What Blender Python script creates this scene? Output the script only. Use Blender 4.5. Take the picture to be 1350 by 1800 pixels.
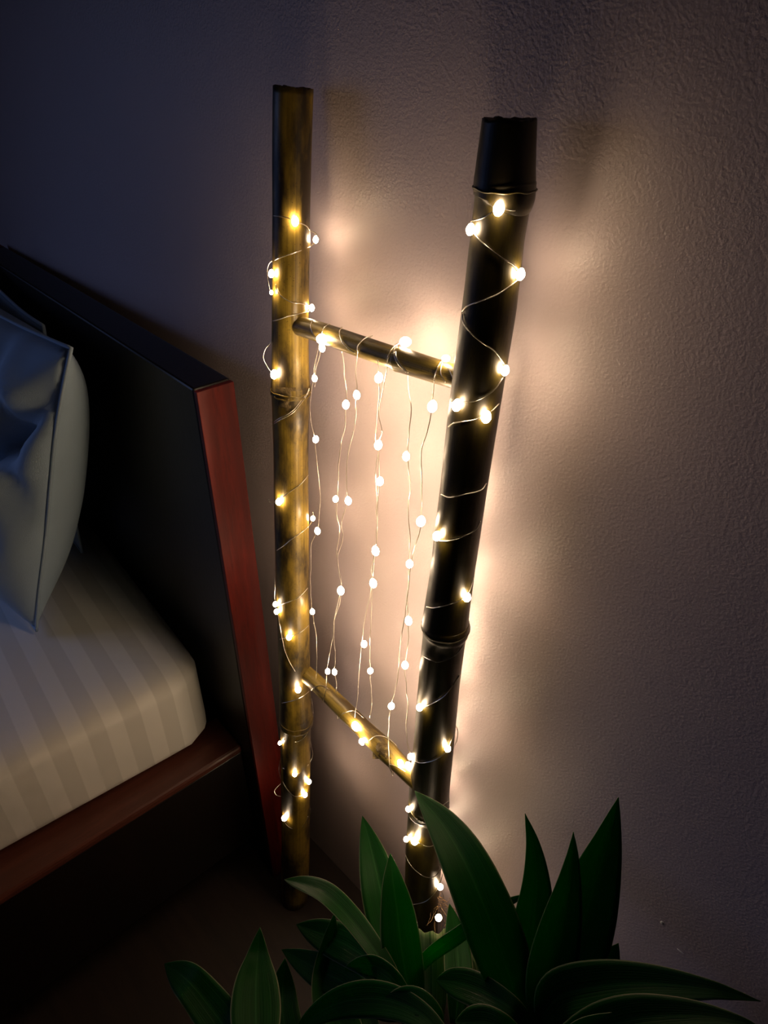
import bpy, bmesh, math, random
from mathutils import Vector, Matrix, noise
random.seed(7)
for o in list(bpy.data.objects): bpy.data.objects.remove(o)
S = bpy.context.scene
COL = S.collection

# ---------------------------------------------------------------- camera
F_PX, PITCH, YAW = 1250.0, math.radians(34), math.radians(46)
CAM = Vector((0, -0.5, 1.45))
FW = Vector((-math.sin(YAW)*math.cos(PITCH), math.cos(YAW)*math.cos(PITCH), -math.sin(PITCH)))
RT = Vector((math.cos(YAW), math.sin(YAW), 0))
UP = RT.cross(FW)
cd = bpy.data.cameras.new('camera'); cam = bpy.data.objects.new('camera', cd); COL.objects.link(cam)
cd.sensor_fit = 'VERTICAL'; cd.sensor_height = 36; cd.lens = F_PX/1800*36
cd.clip_start = 0.02
cam.matrix_world = Matrix.Translation(CAM) @ Matrix((RT, UP, -FW)).transposed().to_4x4()
S.camera = cam

# ---------------------------------------------------------------- world, lamps, exposure
w = bpy.data.worlds.new('dusk'); S.world = w; w.use_nodes = True
w.node_tree.nodes['Background'].inputs[0].default_value = (0.10, 0.16, 0.34, 1)
w.node_tree.nodes['Background'].inputs[1].default_value = 0.05
BULB_COL = (1.0, 0.73, 0.47)
BULB_POWER = 95.0
BLUE_FILL_W = 0.42        # added blue fill for the pillow; its window is made up, out of view
S.view_settings.view_transform = 'Standard'; S.view_settings.look = 'None'
S.view_settings.gamma = 1; S.view_settings.use_curve_mapping = False
S.view_settings.exposure = -0.25

def area(name, loc, aim, sx, sy, power, col):
    l = bpy.data.lights.new(name, 'AREA'); l.shape = 'RECTANGLE'; l.size = sx; l.size_y = sy
    l.energy = power; l.color = col
    o = bpy.data.objects.new(name, l); COL.objects.link(o); o.location = loc
    o.rotation_euler = (Vector(aim)-Vector(loc)).to_track_quat('-Z', 'Y').to_euler()
    return o
_wl = area('blue_fill', (-2.34, -1.35, 1.25), (-1.2, -0.5, 0.6), 1.0, 0.9, BLUE_FILL_W*2.7, (0.32, 0.46, 1.0)); _wl.data.spread = math.radians(75)  # blue fill added out of view, aimed down at the pillow

# ---------------------------------------------------------------- measuring helpers
def ray(px, py): return FW + RT*((px-675)/F_PX) + UP*((900-py)/F_PX)
def on_y(px, py, y): d = ray(px, py); return CAM + d*((y-CAM.y)/d.y)
def on_z(px, py, z): d = ray(px, py); return CAM + d*((z-CAM.z)/d.z)
def on_plane(px, py, p, n): d = ray(px, py); return CAM + d*((p-CAM).dot(n)/d.dot(n))
def depth(P): return (P-CAM).dot(FW)

# ---------------------------------------------------------------- object helpers
def mesh_obj(name, bm, m=None, parent=None, smooth=True):
    me = bpy.data.meshes.new(name); bm.to_mesh(me); bm.free()
    if smooth:
        for p in me.polygons: p.use_smooth = True
    if m: me.materials.append(m)
    o = bpy.data.objects.new(name, me); COL.objects.link(o)
    if parent: o.parent = parent
    return o
def tag(o, label=None, cat=None, group=None, kind=None):
    if label: o['label'] = label
    if cat: o['category'] = cat
    if group: o['group'] = group
    if kind: o['kind'] = kind
    return o
def thing(name, label, cat, loc=(0,0,0), group=None):
    o = bpy.data.objects.new(name, None); COL.objects.link(o); o.location = loc
    o.empty_display_size = 0.05
    return tag(o, label, cat, group)
def adopt(o, root):
    """parent while keeping the world place (root only carries a translation)"""
    o.parent = root; o.matrix_parent_inverse = Matrix.Translation(-root.location)
    return o
def box_bm(p0, p1, bevel=0.0, seg=2):
    bm = bmesh.new(); bmesh.ops.create_cube(bm, size=1)
    for v in bm.verts:
        v.co = Vector([(p0[i]+p1[i])/2 + v.co[i]*(p1[i]-p0[i]) for i in range(3)])
    if bevel: bmesh.ops.bevel(bm, geom=bm.edges[:], offset=bevel, segments=seg, affect='EDGES', profile=0.5)
    return bm
def flat(o):
    for p in o.data.polygons: p.use_smooth = False
    return o

def frames(pts):
    T = []
    for i in range(len(pts)):
        a = pts[max(i-1,0)]; b = pts[min(i+1,len(pts)-1)]
        t = (b-a); T.append(t.normalized() if t.length > 1e-9 else Vector((0,0,1)))
    n = T[0].orthogonal().normalized(); N = []
    for t in T:
        n = (n - t*n.dot(t)); n = n.normalized() if n.length > 1e-6 else t.orthogonal().normalized(); N.append(n.copy())
    return T, N
def tube(bm, pts, rad, seg=6, cap=True):
    T, N = frames(pts); rings = []
    for i, p in enumerate(pts):
        r = rad[i] if isinstance(rad, (list, tuple)) else rad
        B = T[i].cross(N[i])
        rings.append([bm.verts.new(p + (N[i]*math.cos(2*math.pi*k/seg) + B*math.sin(2*math.pi*k/seg))*r) for k in range(seg)])
    for a, b in zip(rings, rings[1:]):
        for k in range(seg): bm.faces.new((a[k], a[(k+1)%seg], b[(k+1)%seg], b[k]))
    if cap:
        bm.faces.new(rings[0][::-1]); bm.faces.new(rings[-1])
    return rings
def catmull(P, n=6):
    if len(P) < 3: 
        return [P[0].lerp(P[-1], i/n) for i in range(n+1)]
    out = []
    Q = [P[0]*2-P[1]] + list(P) + [P[-1]*2-P[-2]]
    for i in range(1, len(Q)-2):
        a, b, c, d = Q[i-1], Q[i], Q[i+1], Q[i+2]
        for k in range(n):
            t = k/n
            out.append(0.5*((2*b)+(c-a)*t+(2*a-5*b+4*c-d)*t*t+(3*b-a-3*c+d)*t**3))
    out.append(P[-1].copy()); return out

# ---------------------------------------------------------------- materials
class NT:
    def __init__(s, name):
        s.m = bpy.data.materials.new(name); s.m.use_nodes = True; s.t = s.m.node_tree
        s.b = s.t.nodes['Principled BSDF']; s.L = s.t.links.new
    def n(s, ty, **kw):
        x = s.t.nodes.new(ty)
        for k, v in kw.items():
            if k.startswith('i_'):
                key = k[2:].replace('_', ' ')
                x.inputs[int(key) if key.isdigit() else key].default_value = v
            else: setattr(x, k, v)
        return x
    def ramp(s, fac, stops):
        r = s.n('ShaderNodeValToRGB'); e = r.color_ramp.elements
        while len(e) < len(stops): e.new(0.5)
        for el, (p, c) in zip(e, stops): el.position = p; el.color = (*c, 1)
        s.L(fac, r.inputs[0]); return r.outputs[0]
    def coord(s, kind='Object', scale=(1,1,1)):
        tc = s.n('ShaderNodeTexCoord'); mp = s.n('ShaderNodeMapping'); mp.inputs['Scale'].default_value = scale
        s.L(tc.outputs[kind], mp.inputs[0]); return mp.outputs[0]
    def noise(s, vec, scale, detail=4, rough=0.55):
        x = s.n('ShaderNodeTexNoise'); x.inputs['Scale'].default_value = scale
        x.inputs['Detail'].default_value = detail; x.inputs['Roughness'].default_value = rough
        s.L(vec, x.inputs['Vector']); return x.outputs[0]
    def bump(s, h, strength, dist, prev=None):
        x = s.n('ShaderNodeBump'); x.inputs['Strength'].default_value = strength; x.inputs['Distance'].default_value = dist
        s.L(h, x.inputs['Height'])
        if prev: s.L(prev, x.inputs['Normal'])
        s.L(x.outputs[0], s.b.inputs['Normal']); return x.outputs[0]
    def mix(s, f, a, b, mode='MIX'):
        x = s.n('ShaderNodeMix', data_type='RGBA', blend_type=mode)
        for sock, v in ((x.inputs[0], f), (x.inputs[6], a), (x.inputs[7], b)):
            if hasattr(v, 'links'): s.L(v, sock)
            else: sock.default_value = v if isinstance(v, (int, float)) else (*v, 1)
        return x.outputs[2]

def mat_wall():
    k = NT('plaster_paint'); v = k.coord()
    c = k.ramp(k.noise(v, 1.7, 3), [(0.3, (0.68, 0.56, 0.57)), (0.7, (0.72, 0.595, 0.60))])
    k.L(c, k.b.inputs['Base Color']); k.b.inputs['Roughness'].default_value = 0.42
    k.b.inputs['Specular IOR Level'].default_value = 0.55
    b = k.bump(k.noise(v, 340, 3, 0.5), 0.50, 0.0013)
    k.bump(k.noise(v, 120, 2, 0.5), 0.12, 0.002, b)
    return k.m
def mat_plain(name, col, rough=0.6, bump=None):
    k = NT(name); v = k.coord()
    c = k.mix(k.noise(v, 9, 3), [x*0.86 for x in col], [min(1, x*1.1) for x in col])
    k.L(c, k.b.inputs['Base Color']); k.b.inputs['Roughness'].default_value = rough
    if bump: k.bump(k.noise(v, bump[0], 3), bump[1], 0.002)
    return k.m
def mat_wood(name, dark, light, scale, rough=0.35):
    k = NT(name); v = k.coord(scale=scale)
    n = k.noise(v, 6, 6, 0.6); n2 = k.noise(v, 24, 4, 0.7)
    c = k.mix(k.ramp(n2, [(0.35, (0,0,0)), (0.7, (1,1,1))]), k.ramp(n, [(0.3, dark), (0.72, light)]), dark)
    k.L(c, k.b.inputs['Base Color']); k.b.inputs['Roughness'].default_value = rough
    k.bump(n2, 0.25, 0.001); return k.m
def mat_floor():
    k = NT('dark_floor_boards'); v = k.coord(scale=(1, 9, 1))
    c = k.ramp(k.noise(v, 5, 6, 0.6), [(0.3, (0.016, 0.010, 0.007)), (0.75, (0.036, 0.021, 0.014))])
    k.L(c, k.b.inputs['Base Color']); k.b.inputs['Roughness'].default_value = 0.55
    k.bump(k.noise(v, 20, 4), 0.2, 0.001); return k.m
def mat_bamboo(name, seed, base, pale, dark, blotch=0.5):
    """UV: u around the culm, v metres along it"""
    k = NT(name)
    uv = k.coord('UV', (1, 1, 1)); tc = k.n('ShaderNodeTexCoord')
    fib = k.n('ShaderNodeMapping'); fib.inputs['Scale'].default_value = (60, 2.2, 1); fib.inputs['Location'].default_value = (seed, seed, 0)
    k.L(tc.outputs['UV'], fib.inputs[0])
    blo = k.n('ShaderNodeMapping'); blo.inputs['Scale'].default_value = (3.2, 7.5, 1); blo.inputs['Location'].default_value = (seed*3.1, seed*1.7, 0)
    k.L(tc.outputs['UV'], blo.inputs[0])
    nf = k.noise(fib.outputs[0], 1.0, 5, 0.65); nb = k.noise(blo.outputs[0], 1.0, 5, 0.62)
    c1 = k.ramp(nf, [(0.3, base), (0.7, pale)])
    patch = k.ramp(nb, [(0.43, (0,0,0)), (0.49+0.12*blotch, (1,1,1))])
    c2 = k.mix(patch, dark, c1)
    spk = k.noise(k.coord('Object', (1,1,1)), 420, 2)
    c3 = k.mix(k.ramp(spk, [(0.62, (0,0,0)), (0.72, (0.55,)*3)]), c2, dark)
    k.L(c3, k.b.inputs['Base Color'])
    k.L(k.ramp(nb, [(0.3, (0.55,)*3), (0.7, (0.30,)*3)]), k.b.inputs['Roughness'])
    b = k.bump(nf, 0.25, 0.0006); k.bump(nb, 0.25, 0.001, b)
    return k.m
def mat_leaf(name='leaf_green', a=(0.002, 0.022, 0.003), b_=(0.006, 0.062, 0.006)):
    k = NT(name); tc = k.n('ShaderNodeTexCoord'); sep = k.n('ShaderNodeSeparateXYZ'); k.L(tc.outputs['UV'], sep.inputs[0])
    mp = k.n('ShaderNodeMapping'); mp.inputs['Scale'].default_value = (34, 1.3, 1); k.L(tc.outputs['UV'], mp.inputs[0])
    st = k.noise(mp.outputs[0], 1, 3)
    c = k.ramp(st, [(0.32, a), (0.68, b_)])
    edge = k.n('ShaderNodeMath', operation='ABSOLUTE'); sub = k.n('ShaderNodeMath', operation='SUBTRACT'); sub.inputs[1].default_value = 0.5
    k.L(sep.outputs[0], sub.inputs[0]); k.L(sub.outputs[0], edge.inputs[0])
    rim = k.ramp(edge.outputs[0], [(0.470, (0,0,0)), (0.490, (1,1,1))])
    c = k.mix(rim, c, (0.16, 0.18, 0.10))  # pale edge paints the bright rims of leaves lit from behind
    rib = k.ramp(edge.outputs[0], [(0.0, (1,1,1)), (0.03, (0,0,0))])
    c = k.mix(rib, c, (0.02, 0.095, 0.02))
    k.L(c, k.b.inputs['Base Color']); k.b.inputs['Roughness'].default_value = 0.5
    k.b.inputs['Specular IOR Level'].default_value = 0.12
    tr = k.n('ShaderNodeBsdfTranslucent'); k.L(k.mix(0.7, c, (0.015, 0.50, 0.03)), tr.inputs[0])
    mx = k.n('ShaderNodeMixShader'); mx.inputs[0].default_value = 0.34
    k.L(k.b.outputs[0], mx.inputs[1]); k.L(tr.outputs[0], mx.inputs[2])
    k.L(mx.outputs[0], k.t.nodes['Material Output'].inputs[0])
    k.bump(st, 0.6, 0.0015)
    return k.m
def mat_sheet():
    k = NT('striped_sateen_sheet'); tc = k.n('ShaderNodeTexCoord'); sep = k.n('ShaderNodeSeparateXYZ'); k.L(tc.outputs['Object'], sep.inputs[0])
    mu = k.n('ShaderNodeMath', operation='MULTIPLY'); mu.inputs[1].default_value = 1/0.056; k.L(sep.outputs[1], mu.inputs[0])
    fr = k.n('ShaderNodeMath', operation='FRACT'); k.L(mu.outputs[0], fr.inputs[0])
    st = k.ramp(fr.outputs[0], [(0.0, (0,0,0)), (0.03, (1,1,1)), (0.5, (1,1,1)), (0.53, (0,0,0))])
    c = k.mix(st, (0.74, 0.72, 0.66), (0.88, 0.86, 0.80))
    k.L(c, k.b.inputs['Base Color'])
    k.L(k.ramp(st, [(0, (0.75,)*3), (1, (0.42,)*3)]), k.b.inputs['Roughness'])
    k.b.inputs['Sheen Weight'].default_value = 0.1
    v = k.coord(); b = k.bump(k.noise(v, 7, 3), 0.35, 0.02); k.bump(k.noise(v, 700, 2), 0.25, 0.0006, b)
    return k.m
def mat_emit(name, col, s):
    k = NT(name); k.b.inputs['Base Color'].default_value = (0.9, 0.85, 0.7, 1)
    k.b.inputs['Emission Color'].default_value = (*col, 1); k.b.inputs['Emission Strength'].default_value = s
    k.b.inputs['Roughness'].default_value = 0.2; return k.m
def mat_metal(name, col, rough):
    k = NT(name); k.b.inputs['Base Color'].default_value = (*col, 1); k.b.inputs['Metallic'].default_value = 1
    k.b.inputs['Roughness'].default_value = rough; return k.m

M_wall = mat_wall(); M_floor = mat_floor()
M_ceil = mat_plain('ceiling_paint', (0.3, 0.28, 0.28), 0.8)
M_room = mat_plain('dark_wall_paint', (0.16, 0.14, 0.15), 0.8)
M_trim = mat_plain('window_frame_paint', (0.5, 0.48, 0.45), 0.5)
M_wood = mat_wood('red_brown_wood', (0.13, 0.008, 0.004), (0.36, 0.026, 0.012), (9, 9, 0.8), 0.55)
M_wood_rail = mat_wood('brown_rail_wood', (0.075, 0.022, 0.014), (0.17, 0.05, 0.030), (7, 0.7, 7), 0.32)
M_wood_shaded = mat_wood('shaded_bed_wood', (0.007, 0.004, 0.003), (0.014, 0.007, 0.005), (6, 6, 0.8), 0.4)  # bed wood with the shade of its unlit front put into the colour
M_bam_l = mat_bamboo('bamboo_pale', 2.3, (0.19, 0.125, 0.012), (0.42, 0.29, 0.045), (0.035, 0.022, 0.005), 0.9)
M_bam_r = mat_bamboo('bamboo_dark', 5.9, (0.050, 0.037, 0.004), (0.075, 0.056, 0.008), (0.022, 0.016, 0.003), 0.8)
M_bam_s = mat_bamboo('bamboo_rung', 8.2, (0.17, 0.12, 0.018), (0.32, 0.23, 0.05), (0.06, 0.038, 0.008), 0.4)
M_cut = mat_plain('cut_bamboo', (0.14, 0.10, 0.06), 0.8, (300, 0.5))
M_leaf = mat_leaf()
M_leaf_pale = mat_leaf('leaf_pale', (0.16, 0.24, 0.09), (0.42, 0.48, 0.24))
M_sheet = mat_sheet()
M_pillow = mat_plain('pillow_cotton', (0.43, 0.56, 0.68), 0.75, (600, 0.2))  # bluish light on the pillow put partly into the cloth colour
M_bulb = mat_emit('warm_led', BULB_COL, BULB_POWER)
M_wire = mat_metal('silver_wire', (0.86, 0.80, 0.70), 0.28)
M_twine = mat_plain('jute_fibre', (0.42, 0.26, 0.12), 0.9)
M_pot = mat_plain('pot_clay', (0.09, 0.06, 0.05), 0.7, (200, 0.3))
M_soil = mat_plain('soil', (0.03, 0.022, 0.016), 1.0, (150, 1.0))
M_stem = mat_plain('plant_stem', (0.06, 0.10, 0.03), 0.6)
M_glass = NT('window_glass'); M_glass.b.inputs['Transmission Weight'].default_value = 1; M_glass.b.inputs['Roughness'].default_value = 0; M_glass.b.inputs['IOR'].default_value = 1.0; M_glass = M_glass.m

# ---------------------------------------------------------------- room shell
X0, X1, Y0, ZC = -2.3, 1.6, -3.2, 2.6
def struct(name, p0, p1, m):
    o = flat(mesh_obj(name, box_bm(p0, p1), m)); tag(o, kind='structure'); return o
wall_back = struct('wall_back', (X0-.1, 0, -.1), (X1+.1, .1, ZC+.1), M_wall)
struct('wall_front', (X0-.1, Y0-.1, -.1), (X1+.1, Y0, ZC+.1), M_room)
struct('wall_right', (X1, Y0, -.1), (X1+.1, 0, ZC+.1), M_room)
struct('floor', (X0-.1, Y0-.1, -.1), (X1+.1, 0, 0), M_floor)
struct('ceiling', (X0-.1, Y0-.1, ZC), (X1+.1, 0, ZC+.1), M_ceil)
def wall_with_hole():
    def put(bm, p0, p1):
        t = box_bm(p0, p1); me = bpy.data.meshes.new('t'); t.to_mesh(me); t.free(); bm.from_mesh(me); bpy.data.meshes.remove(me)
    ay = (-1.9, -0.8); az = (0.75, 1.75); bm = bmesh.new()
    for (a, b, c, d) in ((Y0, ay[0], -.1, ZC+.1), (ay[1], 0, -.1, ZC+.1), (ay[0], ay[1], -.1, az[0]), (ay[0], ay[1], az[1], ZC+.1)):
        put(bm, (X0-.1, a, c), (X0, b, d))
    o = flat(mesh_obj('wall_left', bm, M_room)); tag(o, kind='structure')
    f = bmesh.new()
    for (a, b, c, d) in ((ay[0], ay[0]+.05, az[0], az[1]), (ay[1]-.05, ay[1], az[0], az[1]), (ay[0], ay[1], az[0], az[0]+.05), (ay[0], ay[1], az[1]-.05, az[1]), (-1.37, -1.33, az[0], az[1])):
        put(f, (X0-.03, a, c), (X0-.005, b, d))
    wn = flat(mesh_obj('added_window_1', f, M_trim)); tag(wn, kind='structure')  # window added out of view as a source for the blue fill
wall_with_hole()

def chip(px, py, w_, h_):
    P = on_y(px, py, 0); bm = bmesh.new(); bmesh.ops.create_uvsphere(bm, u_segments=10, v_segments=6, radius=1)
    for v in bm.verts: v.co = P+Vector((v.co.x*w_, v.co.y*0.0012, v.co.z*h_))
    mesh_obj('paint_chip', bm, mat_plain('pale_chip', (0.8, 0.78, 0.74), 0.5), wall_back)
chip(1164, 1622, 0.0022, 0.003); chip(1196, 1672, 0.004, 0.0009)

# ---------------------------------------------------------------- bed
BA = math.radians(87-90)                       # the bed stands a few degrees off square
hb = on_z(345, 688, 1.09)                      # top front corner of the headboard end
bed = thing('bed_frame', 'dark red-brown wooden bed frame with a tall plank headboard against the wall', 'bed', (hb.x, hb.y, 0))
bed.rotation_euler = (0, 0, BA)
TH = 0.052; BW = 0.92; BL = 2.0
# local: x to the bed's left is negative, y towards the wall is positive
def bedpart(name, p0, p1, m, bev=0.003):
    return flat(mesh_obj(name, box_bm(p0, p1, bev), m, bed))
tag(bedpart('headboard_post', (-0.008, 0, 0.0), (0, TH, 1.088), M_wood, 0.001), 'red-brown end board of the headboard')
bedpart('headboard_panel', (-BW+0.035, 0.0, 0.05), (-0.0085, TH, 1.09), M_wood_shaded)
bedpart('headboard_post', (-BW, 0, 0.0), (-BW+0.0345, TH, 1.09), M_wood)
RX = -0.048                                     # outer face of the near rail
bedpart('side_rail', (RX-0.03, -BL, 0.10), (RX, -0.001, 0.365), M_wood_shaded)
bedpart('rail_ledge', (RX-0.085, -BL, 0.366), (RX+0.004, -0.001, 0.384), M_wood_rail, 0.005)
bedpart('side_rail', (-BW, -BL, 0.10), (-BW+0.03, -0.001, 0.365), M_wood_shaded)
bedpart('slat_base', (-BW+0.031, -BL, 0.33), (RX-0.031, -0.002, 0.365), M_wood_shaded)
bedpart('footboard', (-BW, -BL-0.04, 0.0), (0, -BL-0.001, 0.5), M_wood_shaded)

def bed_to_world(p): return Matrix.Translation((hb.x, hb.y, 0)) @ Matrix.Rotation(BA, 4, 'Z') @ Vector(p)

# mattress: a soft rounded block
def mattress():
    bm = bmesh.new(); W, Lg, z0, z1 = 0.76, 1.92, 0.386, 0.565
    nu, nv, nw = 40, 90, 10
    bmesh.ops.create_cube(bm, size=2)
    bmesh.ops.subdivide_edges(bm, edges=bm.edges[:], cuts=23, use_grid_fill=True)
    R, rc = 0.026, 0.06
    for v in bm.verts:
        x, y, z = v.co.x*W/2, v.co.y*Lg/2, v.co.z*(z1-z0)/2
        # dense near the ends
        x = math.copysign((abs(v.co.x)**0.75)*W/2, x); y = math.copysign((abs(v.co.y)**0.6)*Lg/2, y)
        hx, hy, hz = W/2-rc, Lg/2-rc, (z1-z0)/2-R
        cx, cy, cz = max(-hx, min(hx, x)), max(-hy, min(hy, y)), max(-hz, min(hz, z))
        dx, dy, dz = x-cx, y-cy, z-cz
        # superellipse-ish rounding in plan, then in height
        lp = math.hypot(dx, dy); 
        if lp > 1e-6:
            m = max(abs(dx), abs(dy)); s = m/lp
            dx *= s; dy *= s; lp = m
        k = lp/rc
        if abs(dz) > 1e-6 and k > 0:
            a = abs(dz)/R; mm = max(a, k); ln = math.hypot(a, k); q = mm/ln
            dx *= q; dy *= q; dz *= q
        v.co = Vector((cx+dx, cy+dy, cz+dz))
        n_ = noise.noise(Vector((v.co.x*3.1, v.co.y*3.1, v.co.z*3)))*0.006
        if v.co.z > -0.02: v.co.z += n_
    for v in bm.verts: v.co += Vector((0, 0, (z1+z0)/2))
    o = mesh_obj('mattress', bm, M_sheet)
    ra = BA+math.radians(-3.0); o.rotation_euler = (0, 0, ra)
    o.location = bed_to_world((RX-0.036, -0.022, 0)) + Matrix.Rotation(ra, 3, 'Z') @ Vector((-W/2, -Lg/2, 0))
    mn = min((o.matrix_basis @ v.co).z for v in o.data.vertices)
    o.location.z -= mn-0.3855
    return tag(o, 'white mattress in a pale striped sateen sheet, lying on the wooden bed', 'mattress')
mattress()

def pillow(name, c00, c10, c01, c11, thick, label, nrm, pinch=0.06, seed=0, n=44):
    """four corner points; u along the length, v up; nrm = outward direction of its front"""
    bm = bmesh.new(); grid = {}
    for side in (0, 1):
        for i in range(n+1):
            for j in range(n+1):
                edge = i in (0, n) or j in (0, n)
                if edge and side == 1: grid[side, i, j] = grid[0, i, j]; continue
                u, v = i/n, j/n
                # ease corners out so they stay pointed while edges pull in
                a, b = 2*u-1, 2*v-1
                uu = 0.5+0.5*a*(1-pinch*(1-b*b)*abs(a)**1.5); vv = 0.5+0.5*b*(1-pinch*(1-a*a)*abs(b)**1.5)
                p = (c00*(1-uu)+c10*uu)*(1-vv) + (c01*(1-uu)+c11*uu)*vv
                h = (max(0, 1-abs(a)**2.6)**0.62)*(max(0, 1-abs(b)**2.6)**0.62)
                w_ = noise.noise(Vector((u*3.2+seed, v*2.6, side*5+seed)))*0.25 - 0.38*abs(noise.noise(Vector((u*4.5+v*2+seed, v*3.2-u*2, side*3)))) - 0.16*abs(noise.noise(Vector((u*11+v*4+seed, v*8, side*3))))
                if side == 0: w_ -= 0.55*math.exp(-((u-0.35-v*0.75)/0.05)**2) + 0.4*math.exp(-((u-1.25+v*0.55)/0.06)**2)
                if side == 1: w_ = 0.12*noise.noise(Vector((u*3+seed, v*2.5, 7)))
                fold = 0.10*math.sin(9*(u*0.8-v)+seed)*max(0, 1-h*1.05)
                p = p + nrm*(thick*0.5*h*(1+w_) * (1 if side == 0 else -1)) + nrm*0.02*fold
                grid[side, i, j] = bm.verts.new(p)
    for side in (0, 1):
        for i in range(n):
            for j in range(n):
                q = [grid[side, i, j], grid[side, i+1, j], grid[side, i+1, j+1], grid[side, i, j+1]]
                bm.faces.new(q if side == 0 else q[::-1])
    bmesh.ops.recalc_face_normals(bm, faces=bm.faces[:])
    me_pts = [[grid[0, i, j].co.copy() for (i, j) in [(k, 0) for k in range(n+1)]+[(n, k) for k in range(1, n+1)]+[(n-k, n) for k in range(1, n+1)]+[(0, n-k) for k in range(1, n+1)]]]
    o = mesh_obj(name, bm, M_pillow)
    sb = bmesh.new(); tube(sb, me_pts[0], 0.0028, 6)
    s = mesh_obj('piping', sb, M_pillow, o)
    return tag(o, label, 'pillow')
ZM = 0.572
br = on_z(66, 1108, ZM+0.005); tr = on_y(124, 612, br.y+0.115)
lx = Vector((-0.60, 0.015, 0))
pillow('pillow', br+lx+Vector((0,0,0.0)), br, tr+lx+Vector((0, 0, -0.025)), tr, 0.25,
       'large plump pale pillow standing upright at the front, blue-lit on its top edge', Vector((-0.08, -0.97, 0.2)).normalized(), 0.05, 1.3)
t2 = on_y(78, 572, br.y+0.165); b2 = Vector((t2.x-0.12, t2.y-0.01, ZM+0.004))
pillow('pillow', b2+Vector((-0.45,0.03,0)), b2, t2+Vector((-0.45,0.03,0.03)), t2, 0.045,
       'dark shadowed pillow standing behind the large pale pillow, against the headboard', Vector((0,-1,0.1)).normalized(), 0.06, 4.1)

# ---------------------------------------------------------------- bamboo ladder
class Pole:
    def __init__(s, rows, y_of):
        """rows: (py, centre px, width px)"""
        s.rows = rows; s.C = []; s.R = []
        for py, cx, wd in rows:
            P = on_y(cx, py, y_of(py)); s.C.append(P); s.R.append(wd*depth(P)/F_PX/2*0.985)
    def at(s, py):
        r = s.rows
        for i in range(len(r)-1):
            if r[i][0] <= py <= r[i+1][0]:
                t = (py-r[i][0])/(r[i+1][0]-r[i][0]); return s.C[i].lerp(s.C[i+1], t), s.R[i]*(1-t)+s.R[i+1]*t
        k = 0 if py < r[0][0] else -1
        return s.C[k].copy(), s.R[k]
    def surf(s, px, py, side=1, off=0.001):
        """point on the culm under a pixel; side 1 = facing the viewer, -1 = far side"""
        C, R = s.at(py); a = (s.C[-1]-s.C[0]).normalized(); Rb = R+off
        d = ray(px, py).normalized()
        # intersect the ray with an infinite cylinder about the local axis
        w0 = CAM-C; dp = d-a*d.dot(a); wp = w0-a*w0.dot(a)
        A = dp.dot(dp); B = 2*dp.dot(wp); Cc = wp.dot(wp)-Rb*Rb
        D = B*B-4*A*Cc
        if D <= 0: t = -B/(2*A)
        else: t = (-B-side*math.sqrt(D))/(2*A)
        return CAM+d*t
def interp(a, b, p0, p1):
    return lambda py: a+(b-a)*min(1, max(0, (py-p0)/(p1-p0)))

Lrows = [(153,515.5,72),(250,513.5,70),(380,512,67),(560,510.5,65.5),(640,510.5,66),(672,511,69),(681,511.5,71),(688,511.5,70),(698,511,67),(800,511.5,62),(900,512.5,61),
         (1000,514,60),(1100,516,57),(1200,518,55),(1248,519.5,57),(1260,520.5,59),(1268,520.5,59),(1280,519.5,54),(1400,519.5,51),(1500,519.5,50),(1578,518,47)]
Rrows = [(209,896,98),(260,891.5,103),(312,887.5,110),(326,887,113),(334,887,111),(346,886,110),(358,883,101),(420,874,97),(540,860,97),(640,845,94),(745,830,90),(850,816,84),
         (945,803,82),(1000,796,79),(1080,784.5,82),(1098,783.5,86),(1106,783,85),(1124,780.5,77),(1200,772,74),(1300,763,72),(1385,755,72),(1408,754,73),(1420,753,70),(1428,750,66),(1500,746,66),(1560,742,62),(1690,737,60)]
PL = Pole(Lrows, interp(-0.030, -0.105, 153, 1578)); PR = Pole(Rrows, interp(-0.040, -0.062, 209, 1690))
for P_ in (PL, PR):                                    # carry each culm down to the floor
    a, b = P_.C[-2], P_.C[-1]; d = (b-a).normalized()
    e = b + d*((0.004-b.z)/d.z)
    if b.z > 0.03: P_.C.append(e); P_.R.append(P_.R[-1]); P_.rows.append((P_.rows[-1][0]+200, P_.rows[-1][1], P_.rows[-1][2]))
    else: P_.C[-1] = e

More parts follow.
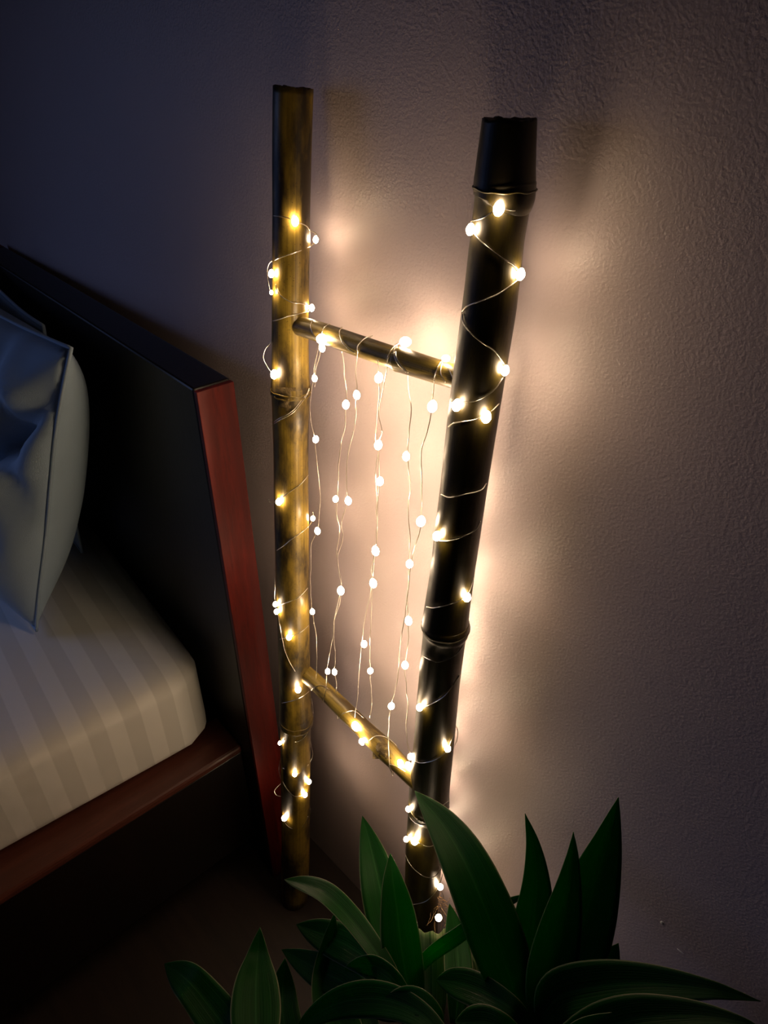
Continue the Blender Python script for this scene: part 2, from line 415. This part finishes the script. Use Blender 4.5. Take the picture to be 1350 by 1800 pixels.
def culm(name, C, R, m, nodes=(), wall=0.006, label=None, n_sub=7, seg=40, seed=1.0, rough_top=0.0015, sq=1.0):
    """hollow bamboo culm along points C; returns object with UVs"""
    pts = catmull([c.copy() for c in C], n_sub)
    rr = []
    for i in range(len(C)-1):
        for k in range(n_sub):
            t = k/n_sub; rr.append(R[i]*(1-t)+R[i+1]*t)
    rr.append(R[-1])
    bm = bmesh.new(); uvl = bm.loops.layers.uv.new('UVMap')
    T, N = frames(pts); acc = [0]
    for a, b in zip(pts, pts[1:]): acc.append(acc[-1]+(b-a).length)
    rings = []
    for i, p in enumerate(pts):
        B = T[i].cross(N[i]); ring = []
        for k in range(seg):
            an = 2*math.pi*k/seg
            r = rr[i]*(1+0.012*noise.noise(Vector((math.cos(an)*1.5+seed, math.sin(an)*1.5, acc[i]*6))))
            q = p+(N[i]*math.cos(an)+B*math.sin(an))*r
            if i == 0: q += T[i]*rough_top*noise.noise(Vector((math.cos(an)*6, math.sin(an)*6, seed)))*2
            ring.append(bm.verts.new(q))
        rings.append(ring)
    def quad(a, b, c, d, va, vb, ka, kb):
        f = bm.faces.new((a, b, c, d))
        for lp, (u, v) in zip(f.loops, ((ka, va), (kb, va), (kb, vb), (ka, vb))): lp[uvl].uv = (u, v)
    for i in range(len(rings)-1):
        for k in range(seg):
            quad(rings[i][k], rings[i][(k+1)%seg], rings[i+1][(k+1)%seg], rings[i+1][k], acc[i], acc[i+1], k/seg, (k+1)/seg)
    o = None
    # hollow ends: rim and inner bore
    bores = []
    for end, sgn in ((0, 1), (-1, -1)):
        ring = rings[end]; cpt = pts[end]; t = T[end]*sgn
        inner = [bm.verts.new(cpt+(v.co-cpt)*(1-wall/max(rr[end], 0.008))) for v in ring]
        deep = [bm.verts.new(v.co+t*0.03) for v in inner]
        for k in range(seg):
            f1 = bm.faces.new((ring[k], inner[k], inner[(k+1)%seg], ring[(k+1)%seg]))
            f2 = bm.faces.new((inner[k], deep[k], deep[(k+1)%seg], inner[(k+1)%seg])); f1.material_index = f2.material_index = 1
        f = bm.faces.new(deep); f.material_index = 1
    bmesh.ops.recalc_face_normals(bm, faces=bm.faces[:])
    o = mesh_obj(name, bm, m); o.data.materials.append(M_cut)
    if label: o['label'] = label
    return o

lad = thing('bamboo_ladder', 'bamboo ladder with two rungs leaning on the wall, wrapped in fairy lights, beside the bed', 'ladder', ((PL.C[-1].x+PR.C[-1].x)/2, -0.08, 0))
pl = adopt(culm('pole', PL.C, PL.R, M_bam_l, label='pale left bamboo pole', seed=2.0), lad)
pr = adopt(culm('pole', PR.C, PR.R, M_bam_r, label='thick dark right bamboo pole', seed=6.0), lad)
# node rings: thin raised ridges on the culms
def node_ring(P_, py, name='node_ring', m=M_bam_l, w=0.0009, r=0.992):
    C, R = P_.at(py); a = (P_.C[-1]-P_.C[0]).normalized(); bm = bmesh.new()
    n = a.orthogonal().normalized(); b = a.cross(n)
    pts = [C+(n*math.cos(t*2*math.pi/48)+b*math.sin(t*2*math.pi/48))*(R*r+0.0002+0.0006*noise.noise(Vector((t*0.7, py, 0))))+a*0.0018*noise.noise(Vector((t*0.25, py*0.1, 0))) for t in range(48)]
    pts.append(pts[0].copy()); tube(bm, pts, w, 6, cap=False)
    return adopt(mesh_obj(name, bm, m), lad)
for py in (684, 690): node_ring(PL, py)
for py in (1262, 1270): node_ring(PL, py)
node_ring(PR, 330, m=M_bam_r); node_ring(PR, 1101, m=M_bam_r); node_ring(PR, 1414, m=M_bam_r)

# the plane the ladder lies in
_p = PL.at(600)[0]; LN = (PR.at(900)[0]-_p).cross(PL.at(1500)[0]-_p).normalized()
if LN.y > 0: LN = -LN
def on_lad(px, py, off=0.0): return on_plane(px, py, _p+LN*off, LN)

def rung(rows, m, label, seed):
    C = []; R = []
    for px, py, wd in rows:
        P = on_lad(px, py); C.append(P); R.append(wd*depth(P)/F_PX/2)
    o = culm('rung', C, R, m, wall=0.004, label=label, seg=28, seed=seed, n_sub=5)
    adopt(o, lad)
    class Rg: pass
    r = Rg(); r.rows = rows; r.C = C; r.R = R
    def surf(px, py, side=1, off=0.001):
        k = 0
        while k < len(rows)-2 and px > rows[k+1][0]: k += 1
        t = (px-rows[k][0])/(rows[k+1][0]-rows[k][0]); c = C[k].lerp(C[k+1], t); rb = (R[k]*(1-t)+R[k+1]*t)+off
        a = (C[-1]-C[0]).normalized(); d = ray(px, py).normalized()
        w0 = CAM-c; dp = d-a*d.dot(a); wp = w0-a*w0.dot(a)
        A = dp.dot(dp); B = 2*dp.dot(wp); Cc = wp.dot(wp)-rb*rb; D = B*B-4*A*Cc
        return CAM+d*((-B/(2*A)) if D <= 0 else (-B-side*math.sqrt(D))/(2*A))
    r.surf = surf
    return r
RU = rung([(520,571,34),(560,583,36),(640,611,38),(690,628,39),(702,632,45),(712,635,44),(740,644,43),(800,663,42),(838,675,41)], M_bam_s, 'upper bamboo rung', 3.0)
RL = rung([(528,1176,29),(560,1204,29),(600,1243,31),(640,1282,32),(664,1305,36),(680,1321,37),(700,1341,33),(730,1370,32),(752,1392,32)], M_bam_s, 'lower bamboo rung', 9.0)

def scar(surf, cx, cy, rx, ry, m, label):
    bm = bmesh.new(); G = []
    for i in range(13):
        row = []
        for j in range(13):
            a, b = i/6-1, j/6-1; k = max(0, 1-(a*a+b*b)**1.5)
            q = Vector((a*2.2, b*2.2, cx*0.1))
            h = 0.0022*k*(0.7+1.4*noise.noise(q)) - 0.0008
            row.append(bm.verts.new(surf(cx+a*rx, cy+b*ry, 1, h)))
        G.append(row)
    for i in range(12):
        for j in range(12): bm.faces.new((G[i][j], G[i+1][j], G[i+1][j+1], G[i][j+1]))
    o = adopt(mesh_obj('branch_scar', bm, m), lad); o['label'] = label
M_scar = mat_plain('scar_bark', (0.10, 0.066, 0.018), 0.8, (260, 0.8))
scar(PL.surf, 503, 703, 17, 22, M_scar, 'knobbly brown branch scar at the node of the pale pole')
scar(PL.surf, 522, 1290, 15, 16, M_scar, 'dark scar under the lower node of the pale pole')
scar(RL.surf, 672, 1318, 17, 16, M_scar, 'fibrous branch scar on the lower rung')

# frayed jute where the plant touches the thick pole
def twine():
    bm = bmesh.new(); c = PR.surf(777, 1592, 1, 0.006)
    for i in range(26):
        p = c+Vector((random.uniform(-.006,.006), random.uniform(-.006,.004), random.uniform(-.018,.018))); pts = [p]
        d = Vector((random.uniform(-1,1), random.uniform(-.7,.5), random.uniform(-1,1))).normalized()
        for k in range(6):
            d = (d+Vector((random.uniform(-.5,.5), random.uniform(-.5,.5), random.uniform(-.4,.5)))).normalized()
            p = p+d*0.006; pts.append(p)
        tube(bm, catmull(pts, 3), 0.00035, 4)
    o = adopt(mesh_obj('frayed_twine', bm, M_twine), lad); o['label'] = 'tuft of brown jute fibre'; o['kind'] = 'stuff'
twine()

# ---------------------------------------------------------------- fairy lights
A0 = PR.surf(877, 366, 1)
lights = thing('fairy_lights', 'string of tiny warm white fairy lights wound and draped over the bamboo ladder', 'string lights', (lad.location.x, lad.location.y+0.001, 0))
bulbs = []          # world point, direction of the wire
def bulb(P, d=Vector((0,0,1)), s=1.0): bulbs.append((P, d, s))
wires = []
def wrap(P_, pts, start_back=True, off=0.0012, side=1):
    """a visible run of wire over the front of a culm, tucked round the far side at its ends"""
    w_ = [P_.surf(x, y, side, off) for x, y in pts]
    wires.append(w_)
    return w_
def back(P_, a, b):
    """far-side run from point a (px) to b (px)"""
    n = 6; out = []
    for k in range(n+1):
        t = k/n; out.append(P_.surf(a[0]*(1-t)+b[0]*t, a[1]*(1-t)+b[1]*t, -1, 0.0012))
    wires.append(out)
# thick right pole: front runs, in order down the pole
Rruns = [
 [(936,362),(905,370),(877,367),(850,383),(828,389)],
 [(828,404),(838,418),(855,433),(880,452),(903,466),(914,481)],
 [(911,490),(880,515),(850,527),(822,538),(811,547)],
 [(811,552),(814,568),(828,586),(850,605),(870,618),(886,640)],
 [(885,663),(870,685),(850,699),(830,706),(803,708),(791,706)],
 [(878,710),(865,722),(850,731),(835,738),(800,743),(788,750)],
 [(855,850),(845,861),(815,869),(790,874),(775,869)],
 [(843,915),(835,932),(815,942),(790,950),(768,950)],
 [(833,1015),(826,1037),(815,1052),(785,1064),(762,1068),(750,1066)],
 [(819,1125),(803,1148),(775,1163),(757,1160),(743,1153)],
 [(808,1187),(783,1222),(757,1238),(737,1242)],
 [(798,1290),(786,1318),(765,1336),(742,1341),(729,1338)],
 [(789,1408),(765,1424),(742,1426),(720,1422)],
 [(718,1426),(722,1440),(737,1449),(756,1448),(778,1440)],
 [(776,1480),(755,1489),(738,1482),(724,1476),(716,1474)],
 [(714,1480),(713,1502),(724,1525),(746,1541),(764,1541),(775,1528)],
 [(771,1560),(750,1584),(728,1590),(715,1588)],
]
for r in Rruns: wrap(PR, r)
for a, b in zip(Rruns, Rruns[1:]): back(PR, a[-1], b[0])
# pale left pole
Lruns = [
 [(481,379),(500,381),(519,389),(538,397),(545,405)],
 [(545,434),(520,444),(495,452),(481,458)],
 [(485,500),(487,512),(495,522),(512,531),(530,534),(542,537)],
 [(542,548),(525,552),(505,557),(480,564)],
 [(543,682),(535,698),(515,721),(495,733),(480,742)],
 [(543,685),(535,702),(516,724),(496,736),(480,745)],
 [(542,835),(530,850),(505,868),(490,880),(483,883)],
 [(542,926),(530,936),(512,948),(498,960),(486,967)],
 [(542,1033),(525,1050),(505,1059),(488,1066)],
 [(543,1099),(530,1110),(508,1120),(492,1124)],
 [(543,1215),(530,1225),(515,1232),(495,1236)],
 [(547,1275),(535,1296),(520,1304),(497,1300)],
 [(543,1344),(530,1357),(518,1361),(497,1350)],
 [(497,1375),(505,1388),(516,1399),(530,1399),(542,1392)],
 [(542,1435),(534,1451),(518,1457),(506,1452),(498,1440)],
]
for r in Lruns: wrap(PL, r)
for a, b in zip(Lruns[:2]+Lruns[2:5], Lruns[1:3]+Lruns[3:5]): back(PL, a[-1], b[0])
for a, b in zip(Lruns[5:], Lruns[6:]): back(PL, a[-1], b[0])
def loose(P_, pts, off=0.004):
    C = []
    for x, y in pts:
        c, R = P_.at(y); n = (CAM-c).normalized()
        C.append(on_plane(x, y, c, FW)) 
    wires.append(C)
loose(PL, [(545,405),(555,410),(557,421),(545,434)])
loose(PL, [(481,458),(474,463),(470,480),(472,500),(477,514),(485,500)])
loose(PL, [(480,564),(477,598),(466,614),(463,630),(470,645),(481,659)])
loose(PL, [(547,1228),(550,1248),(547,1275)])
loose(PL, [(545,1303),(549,1318),(549,1330),(543,1344)])
loose(PL, [(543,1415),(546,1425),(542,1435)])
loose(PL, [(483,883),(474,882),(472,876)])
loose(PL, [(550,900),(551,912),(542,926)])
loose(PL, [(493,1306),(494,1330),(490,1350),(492,1364),(497,1375)])
loose(PL, [(497,1375),(487,1384),(483,1392),(488,1399),(505,1401)])
loose(PL, [(486,967),(483,1010),(483,1055),(486,1080)])
wrap(PL, [(488,1078),(491,1100),(500,1140),(510,1165),(519,1180)])
loose(PR, [(798,1270),(804,1285),(803,1300),(796,1318)])
loose(PR, [(778,1530),(776,1545),(774,1559),(780,1580),(773,1600),(772,1616)])
# rung wraps
for r in ([(549,562),(546,575),(552,590),(560,597)], [(580,568),(569,578),(564,592)], [(602,575),(597,584),(600,600),(611,612),(624,620)],
          [(655,590),(641,595),(629,608),(628,621)], [(703,603),(690,611),(683,625),(681,641)], [(695,604),(693,620),(700,640),(714,655)],
          [(698,604),(696,622),(704,642),(718,656)], [(778,633),(772,641),(766,658),(764,670)], [(778,635),(775,655),(783,672)], [(786,645),(792,656),(796,664)]):
    wires.append([RU.surf(x, y, 1, 0.0012) for x, y in r])
for a, b in (((560,597),(580,568)), ((564,592),(602,575)), ((624,622),(655,590)), ((714,655),(778,633)), ((681,641),(703,603)), ((718,656),(786,645))):
    wires.append([RU.surf(a[0]*(1-k/5)+b[0]*k/5, a[1]*(1-k/5)+b[1]*k/5, -1, 0.0012) for k in range(6)])
for r in ([(548,1214),(553,1208),(566,1205),(578,1212)], [(594,1264),(605,1253),(622,1250),(640,1262)], [(650,1301),(662,1293),(680,1296),(698,1312)], [(690,1363),(684,1345),(700,1349),(712,1356)]):
    wires.append([RL.surf(x, y, 1, 0.0012) for x, y in r])
for a, b in (((578,1212),(594,1264)), ((640,1262),(650,1301)), ((698,1312),(690,1363))):
    wires.append([RL.surf(a[0]*(1-k/5)+b[0]*k/5, a[1]*(1-k/5)+b[1]*k/5, -1, 0.0012) for k in range(6)])
# hanging strands (ladder plane, a little in front of it)
strands = [
 ([(563,600),(559,612),(554,640),(552,662),(546,700),(545,735),(552,768),(555,800),(561,850),(562,890),(558,931),(548,955),(546,1000),(546,1045),(549,1075),(555,1110),(557,1150),(556,1192)], 0.004),
 ([(566,605),(561,630),(556,650),(553,680)], 0.006),
 ([(601,618),(604,645),(607,680),(608,711),(606,750),(598,800),(595,840),(593,868),(592,905),(597,930),(592,970),(596,1000),(600,1030),(597,1060),(588,1090),(586,1115),(589,1150),(588,1180),(591,1205),(590,1218)], 0.010),
 ([(628,610),(626,650),(627,694),(624,745),(612,800),(608,840),(611,880),(600,918),(602,948),(593,980),(598,1010),(599,1038),(589,1080),(587,1110),(580,1145),(575,1180),(574,1205),(568,1236)], 0.012),
 ([(665,630),(665,664),(667,700),(662,735),(659,775),(664,790),(660,840),(664,885),(662,930),(660,968),(653,1000),(655,1025),(641,1090),(636,1130),(632,1175),(627,1235),(624,1262)], 0.010),
 ([(682,625),(680,650),(672,690),(666,730),(671,760),(665,785),(667,846),(662,890),(663,935),(659,966),(657,1000),(654,1040),(652,1100),(650,1145),(651,1180),(652,1205),(654,1235),(650,1262)], 0.007),
 ([(718,655),(718,680),(723,715),(720,760),(717,802),(721,850),(718,900),(721,950),(720,991),(716,1050),(718,1091),(717,1130),(712,1169),(714,1200),(717,1240),(714,1275),(716,1305),(723,1330)], 0.006),
 ([(764,668),(761,690),(760,714),(755,745),(742,790),(740,820),(742,860),(740,916),(733,950),(724,985),(717,1040),(712,1080),(703,1140),(701,1175),(695,1210),(687,1241),(683,1275),(683,1310),(684,1340),(690,1363)], 0.014),
]
for pts, off in strands: wires.append([on_lad(x, y, off) for x, y in pts])
bmw = bmesh.new()
for w_ in wires:
    c = catmull(w_, 6)
    c = [p + Vector((noise.noise(p*55), noise.noise(p*55+Vector((9,0,0))), 0))*0.0011 for p in c]
    tube(bmw, c, 0.00052, 5)
wire = adopt(mesh_obj('wire', bmw, M_wire), lights); wire['label'] = 'thin silver wire'

def onpole(P_, lst, off=0.0038):
    for (x, y, *s) in lst:
        sc = s[0] if s else 1.0
        bulb(P_.surf(x, y, 1, off), Vector((0.2, 0, 1)), sc)
onpole(PR, [(877,366,1.1),(827,403,.9),(915,482,.95),(888,651,.95),(803,712,1.15),(855,733,1.15),(768,942,1.1),(821,1050,1.1),(738,1243,1.1),(787,1316,1.05),
            (718,1422),(714,1475),(729,1478,1.4),(774,1559,1.2)])
bulb(on_y(771, 1613, -.128), Vector((0,0,1)), 1.15)
# turns on the wall side of the thick pole
for x, y, s in ((812,880,.8),(797,1020,1.0),(782,1110,1.15),(774,1190,1.2),(764,1290,1.2),(757,1385,1.2),(756,1470,1.2),(752,1550,1.3)):
    bulb(PR.surf(x, y, -1, 0.0038), Vector((1,0,0.3)), s)
onpole(PL, [(519,389,.95),(555,421,.75),(477,481,.85),(477,514,.5),(548,541,.8),(482,658,1.1),(490,882,1.0),(550,911,.8),(484,1062,.9),(486,1075,.9),(508,1120),(524,1212,1.2),
            (492,1306,.8),(518,1361,1.0),(543,1374,1.1),(536,1397,1.1),(500,1438,1.3)])
for x, y, s in ((566,596,1.35),(784,630,.85),(713,601,1.3)): bulb(RU.surf(x, y, 1, 0.005), Vector((1,0,0.3)), s)
for x, y, s in ((625,1277,1.4),(636,1304,1.0),(704,1342,1.1),(718,1346,1.1)): bulb(RL.surf(x, y, 1, 0.005), Vector((0.5,0,-1)), s)
for x, y, off, s in ((566,611,.006,.9),(553,665,.005,.8),(555,772,.004,.95),(558,933,.004,.95),(549,1075,.004,.9),
   (608,711,.010,1.0),(590,877,.010,.9),(588,1181,.010,.95),(627,694,.012,.95),(612,880,.012,1.0),(599,1038,.012,1.2),(576,1180,.012,.95),
   (666,664,.010,1.1),(665,782,.010,1.1),(668,846,.007,1.05),(660,968,.010,1.15),(656,1025,.010,1.15),(640,1132,.010,1.05),(651,1179,.007,1.0),
   (714,802,.006,1.0),(720,991,.006,1.05),(718,1091,.006,1.1),(712,1169,.006,1.1),(722,1330,.006,1.1),(760,714,.014,1.2),(740,916,.014,1.25),(688,1241,.014,1.1)):
    bulb(on_lad(x, y, off), Vector((random.uniform(-.3,.3), 0, 1)), s)
def bulb_mesh():
    bm = bmesh.new(); bmesh.ops.create_uvsphere(bm, u_segments=12, v_segments=8, radius=1)
    for v in bm.verts:
        z = v.co.z; k = 1-0.22*max(0, z)
        v.co = Vector((v.co.x*0.0037*k, v.co.y*0.0037*k, z*0.0052))
    me = bpy.data.meshes.new('bulb'); bm.to_mesh(me); bm.free(); me.materials.append(M_bulb)
    for p in me.polygons: p.use_smooth = True
    return me
BM = bulb_mesh()
for P, d, s in bulbs:
    o = bpy.data.objects.new('bulb', BM); COL.objects.link(o)
    o.location = P-lights.location; o.parent = lights
    o.rotation_euler = d.to_track_quat('Z', 'Y').to_euler(); o.scale = (s, s, s)

# ---------------------------------------------------------------- potted plant
POT = Vector((-0.235, -0.285, 0))
plant = thing('potted_plant', 'leafy plant with broad pointed dark green leaves, in front of the ladder foot', 'plant', POT)
def lathe(prof, seg=36):
    bm = bmesh.new(); rings = []
    for r, z in prof: rings.append([bm.verts.new((r*math.cos(2*math.pi*k/seg), r*math.sin(2*math.pi*k/seg), z)) for k in range(seg)])
    for a, b in zip(rings, rings[1:]):
        for k in range(seg): bm.faces.new((a[k], a[(k+1)%seg], b[(k+1)%seg], b[k]))
    bm.faces.new(rings[0][::-1]); bm.faces.new(rings[-1]); return bm
mesh_obj('pot', lathe([(.08,0),(.084,.005),(.105,.17),(.112,.172),(.114,.195),(.106,.197),(.100,.165),(.098,.160)]), M_pot, plant)
mesh_obj('soil', lathe([(.094,.161),(.09,.168),(.05,.172),(.01,.17)]), M_soil, plant)

def leaf(pts, wmax, fold=0.25, roll=0.0, m=None, label=None, taper=0.48, name='leaf', wavy=0.0, base_w=0.35):
    """pts: (px, py, y) from base to tip; wmax in px; the blade is a folded, tapering strip"""
    P = [on_y(x, y, yy) for x, y, yy in pts]
    C = catmull(P, 7); n = len(C); acc = [0]
    for a, b in zip(C, C[1:]): acc.append(acc[-1]+(b-a).length)
    Lg = acc[-1]; wm = wmax*depth(C[n//2])/F_PX/2
    bm = bmesh.new(); uvl = bm.loops.layers.uv.new('UVMap'); K = 8; rows = []
    for i, p in enumerate(C):
        t = (C[min(i+1, n-1)]-C[max(i-1, 0)]).normalized()
        vd = (CAM-p).normalized(); side = t.cross(vd)
        side = side.normalized() if side.length > 1e-5 else RT
        nr = side.cross(t).normalized()
        if roll:
            R_ = Matrix.Rotation(roll, 3, t); side = R_ @ side; nr = R_ @ nr
        s = acc[i]/Lg
        if s < taper: k = s/taper; wd = base_w+(1-base_w)*math.sin(k*math.pi/2)
        else: k = (s-taper)/(1-taper); wd = max(0.0, (1-k**2.3))**0.95*(1-0.12*k)
        wd = max(wd, 0.012)*wm
        row = []
        for j in range(K+1):
            a = j/K*2-1
            off = nr*(abs(a)*fold*wd - fold*wd*0.5) + nr*wavy*math.sin(j*2.1+i*0.9)*(abs(a)**2)
            row.append(bm.verts.new(p+side*a*wd+off))
        rows.append(row)
    for i in range(n-1):
        for j in range(K):
            f = bm.faces.new((rows[i][j], rows[i][j+1], rows[i+1][j+1], rows[i+1][j]))
            for lp, (u, v) in zip(f.loops, ((j/K, acc[i]/Lg), ((j+1)/K, acc[i]/Lg), ((j+1)/K, acc[i+1]/Lg), (j/K, acc[i+1]/Lg))): lp[uvl].uv = (u, v)
    o = mesh_obj(name, bm, m or M_leaf)
    md = o.modifiers.new('thick', 'SOLIDIFY'); md.thickness = 0.0006; md.offset = 0
    adopt(o, plant)
    if label: o['label'] = label
    return o
# right rosette
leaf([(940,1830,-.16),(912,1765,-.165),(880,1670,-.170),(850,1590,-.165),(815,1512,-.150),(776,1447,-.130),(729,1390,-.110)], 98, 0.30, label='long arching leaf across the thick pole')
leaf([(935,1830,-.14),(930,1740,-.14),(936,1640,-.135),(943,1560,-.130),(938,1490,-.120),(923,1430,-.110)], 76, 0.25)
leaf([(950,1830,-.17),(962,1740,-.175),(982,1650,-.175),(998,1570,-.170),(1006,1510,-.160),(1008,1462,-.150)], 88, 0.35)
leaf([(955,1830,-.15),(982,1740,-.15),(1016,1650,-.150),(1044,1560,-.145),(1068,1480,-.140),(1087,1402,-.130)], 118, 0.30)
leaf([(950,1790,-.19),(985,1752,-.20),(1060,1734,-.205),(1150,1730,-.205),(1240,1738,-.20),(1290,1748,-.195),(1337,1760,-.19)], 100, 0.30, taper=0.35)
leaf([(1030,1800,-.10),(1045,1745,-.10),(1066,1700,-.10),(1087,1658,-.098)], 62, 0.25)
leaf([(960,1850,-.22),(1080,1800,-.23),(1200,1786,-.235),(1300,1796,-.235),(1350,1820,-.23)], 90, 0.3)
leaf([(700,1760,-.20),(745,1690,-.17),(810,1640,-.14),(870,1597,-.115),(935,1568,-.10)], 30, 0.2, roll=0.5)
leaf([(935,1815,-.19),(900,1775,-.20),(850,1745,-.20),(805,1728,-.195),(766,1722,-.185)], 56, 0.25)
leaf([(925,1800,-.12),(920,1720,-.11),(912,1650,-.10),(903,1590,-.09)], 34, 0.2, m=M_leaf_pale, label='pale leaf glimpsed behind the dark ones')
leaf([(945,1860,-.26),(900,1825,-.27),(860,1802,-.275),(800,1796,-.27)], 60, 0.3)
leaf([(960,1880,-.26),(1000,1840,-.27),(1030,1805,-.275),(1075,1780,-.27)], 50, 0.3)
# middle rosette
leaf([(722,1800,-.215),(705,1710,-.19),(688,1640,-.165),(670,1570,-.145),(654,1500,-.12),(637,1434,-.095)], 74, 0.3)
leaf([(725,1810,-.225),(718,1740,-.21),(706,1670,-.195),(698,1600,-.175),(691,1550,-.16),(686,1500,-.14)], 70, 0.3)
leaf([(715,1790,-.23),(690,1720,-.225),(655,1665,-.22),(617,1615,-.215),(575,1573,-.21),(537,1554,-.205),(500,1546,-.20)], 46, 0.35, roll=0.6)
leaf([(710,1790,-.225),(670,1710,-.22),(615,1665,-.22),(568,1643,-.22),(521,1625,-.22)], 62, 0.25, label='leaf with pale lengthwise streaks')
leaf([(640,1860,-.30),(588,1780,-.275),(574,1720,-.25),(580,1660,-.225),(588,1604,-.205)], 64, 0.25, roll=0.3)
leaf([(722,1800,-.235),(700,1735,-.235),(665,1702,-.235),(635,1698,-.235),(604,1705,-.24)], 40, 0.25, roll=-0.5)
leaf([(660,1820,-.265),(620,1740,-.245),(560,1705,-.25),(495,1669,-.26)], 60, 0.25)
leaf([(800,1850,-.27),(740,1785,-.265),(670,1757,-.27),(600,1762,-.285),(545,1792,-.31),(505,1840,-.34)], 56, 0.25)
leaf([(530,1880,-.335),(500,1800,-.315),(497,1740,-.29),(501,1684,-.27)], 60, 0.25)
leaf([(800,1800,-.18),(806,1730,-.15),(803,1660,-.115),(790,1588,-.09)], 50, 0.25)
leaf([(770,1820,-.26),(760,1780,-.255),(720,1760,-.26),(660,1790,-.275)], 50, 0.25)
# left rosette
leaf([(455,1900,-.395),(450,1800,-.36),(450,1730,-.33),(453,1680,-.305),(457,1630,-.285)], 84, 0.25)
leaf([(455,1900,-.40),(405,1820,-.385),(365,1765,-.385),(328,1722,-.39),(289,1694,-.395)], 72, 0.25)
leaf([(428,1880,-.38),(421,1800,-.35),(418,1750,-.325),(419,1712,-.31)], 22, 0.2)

# broad pale blades with a crinkled, cut edge just under the lowest lamps
def crinkled(rows, label, name='leaf'):
    bm = bmesh.new(); uvl = bm.loops.layers.uv.new('UVMap'); G = []
    for i, (xl, yl, xr, yr, yy, bow) in enumerate(rows):
        g = []
        for j in range(17):
            a = j/16; px = xl*(1-a)+xr*a; py = yl*(1-a)+yr*a
            b = (2*a-1); 
            if i == len(rows)-1: py += 5.5*noise.noise(Vector((a*6, 3.3, len(label))))*2 + 13*(1-b*b)
            if i == len(rows)-2: py += 5*(1-b*b)
            g.append(bm.verts.new(on_y(px, py, yy-bow*(1-b*b))))
        G.append(g)
    for i in range(len(G)-1):
        for j in range(16):
            f = bm.faces.new((G[i][j], G[i][j+1], G[i+1][j+1], G[i+1][j]))
            for lp, (u, v) in zip(f.loops, ((j/16, i/9), ((j+1)/16, i/9), ((j+1)/16, (i+1)/9), (j/16, (i+1)/9))): lp[uvl].uv = (0.03+u*0.94, v)
    bmesh.ops.subdivide_edges(bm, edges=bm.edges[:], cuts=1, use_grid_fill=True, smooth=0.6)
    o = mesh_obj(name, bm, M_leaf_pale); md = o.modifiers.new('thick', 'SOLIDIFY'); md.thickness = 0.0022; md.offset = 0
    adopt(o, plant); o['label'] = label
crinkled([(742,1830,775,1830,-.12,.004),(734,1760,784,1760,-.115,.008),(728,1690,789,1694,-.108,.014),(725,1640,789,1650,-.103,.017),(725,1622,788,1634,-.099,.016)], 'pale blade with a crinkled torn end')
crinkled([(835,1800,870,1780,-.08,.003),(822,1735,862,1710,-.075,.004),(811,1700,856,1672,-.07,.005),(806,1694,848,1650,-.066,.005)], 'short pale blade with a ragged edge')

def stem(bx, by, yy, foot):
    b = on_y(bx, by, yy); a = POT+Vector(foot)
    bm = bmesh.new(); tube(bm, catmull([a, a.lerp(b, .5)+Vector((0.01, 0, 0.03)), b], 8), [0.007]*17, 10)
    adopt(mesh_obj('stem', bm, M_stem), plant)
stem(945, 1825, -.16, (0.03, 0.02, 0.165)); stem(720, 1798, -.222, (-0.02, 0.03, 0.165)); stem(455, 1896, -.397, (-0.05, -0.03, 0.165)); stem(640, 1850, -.29, (-0.05, 0.01, 0.165))
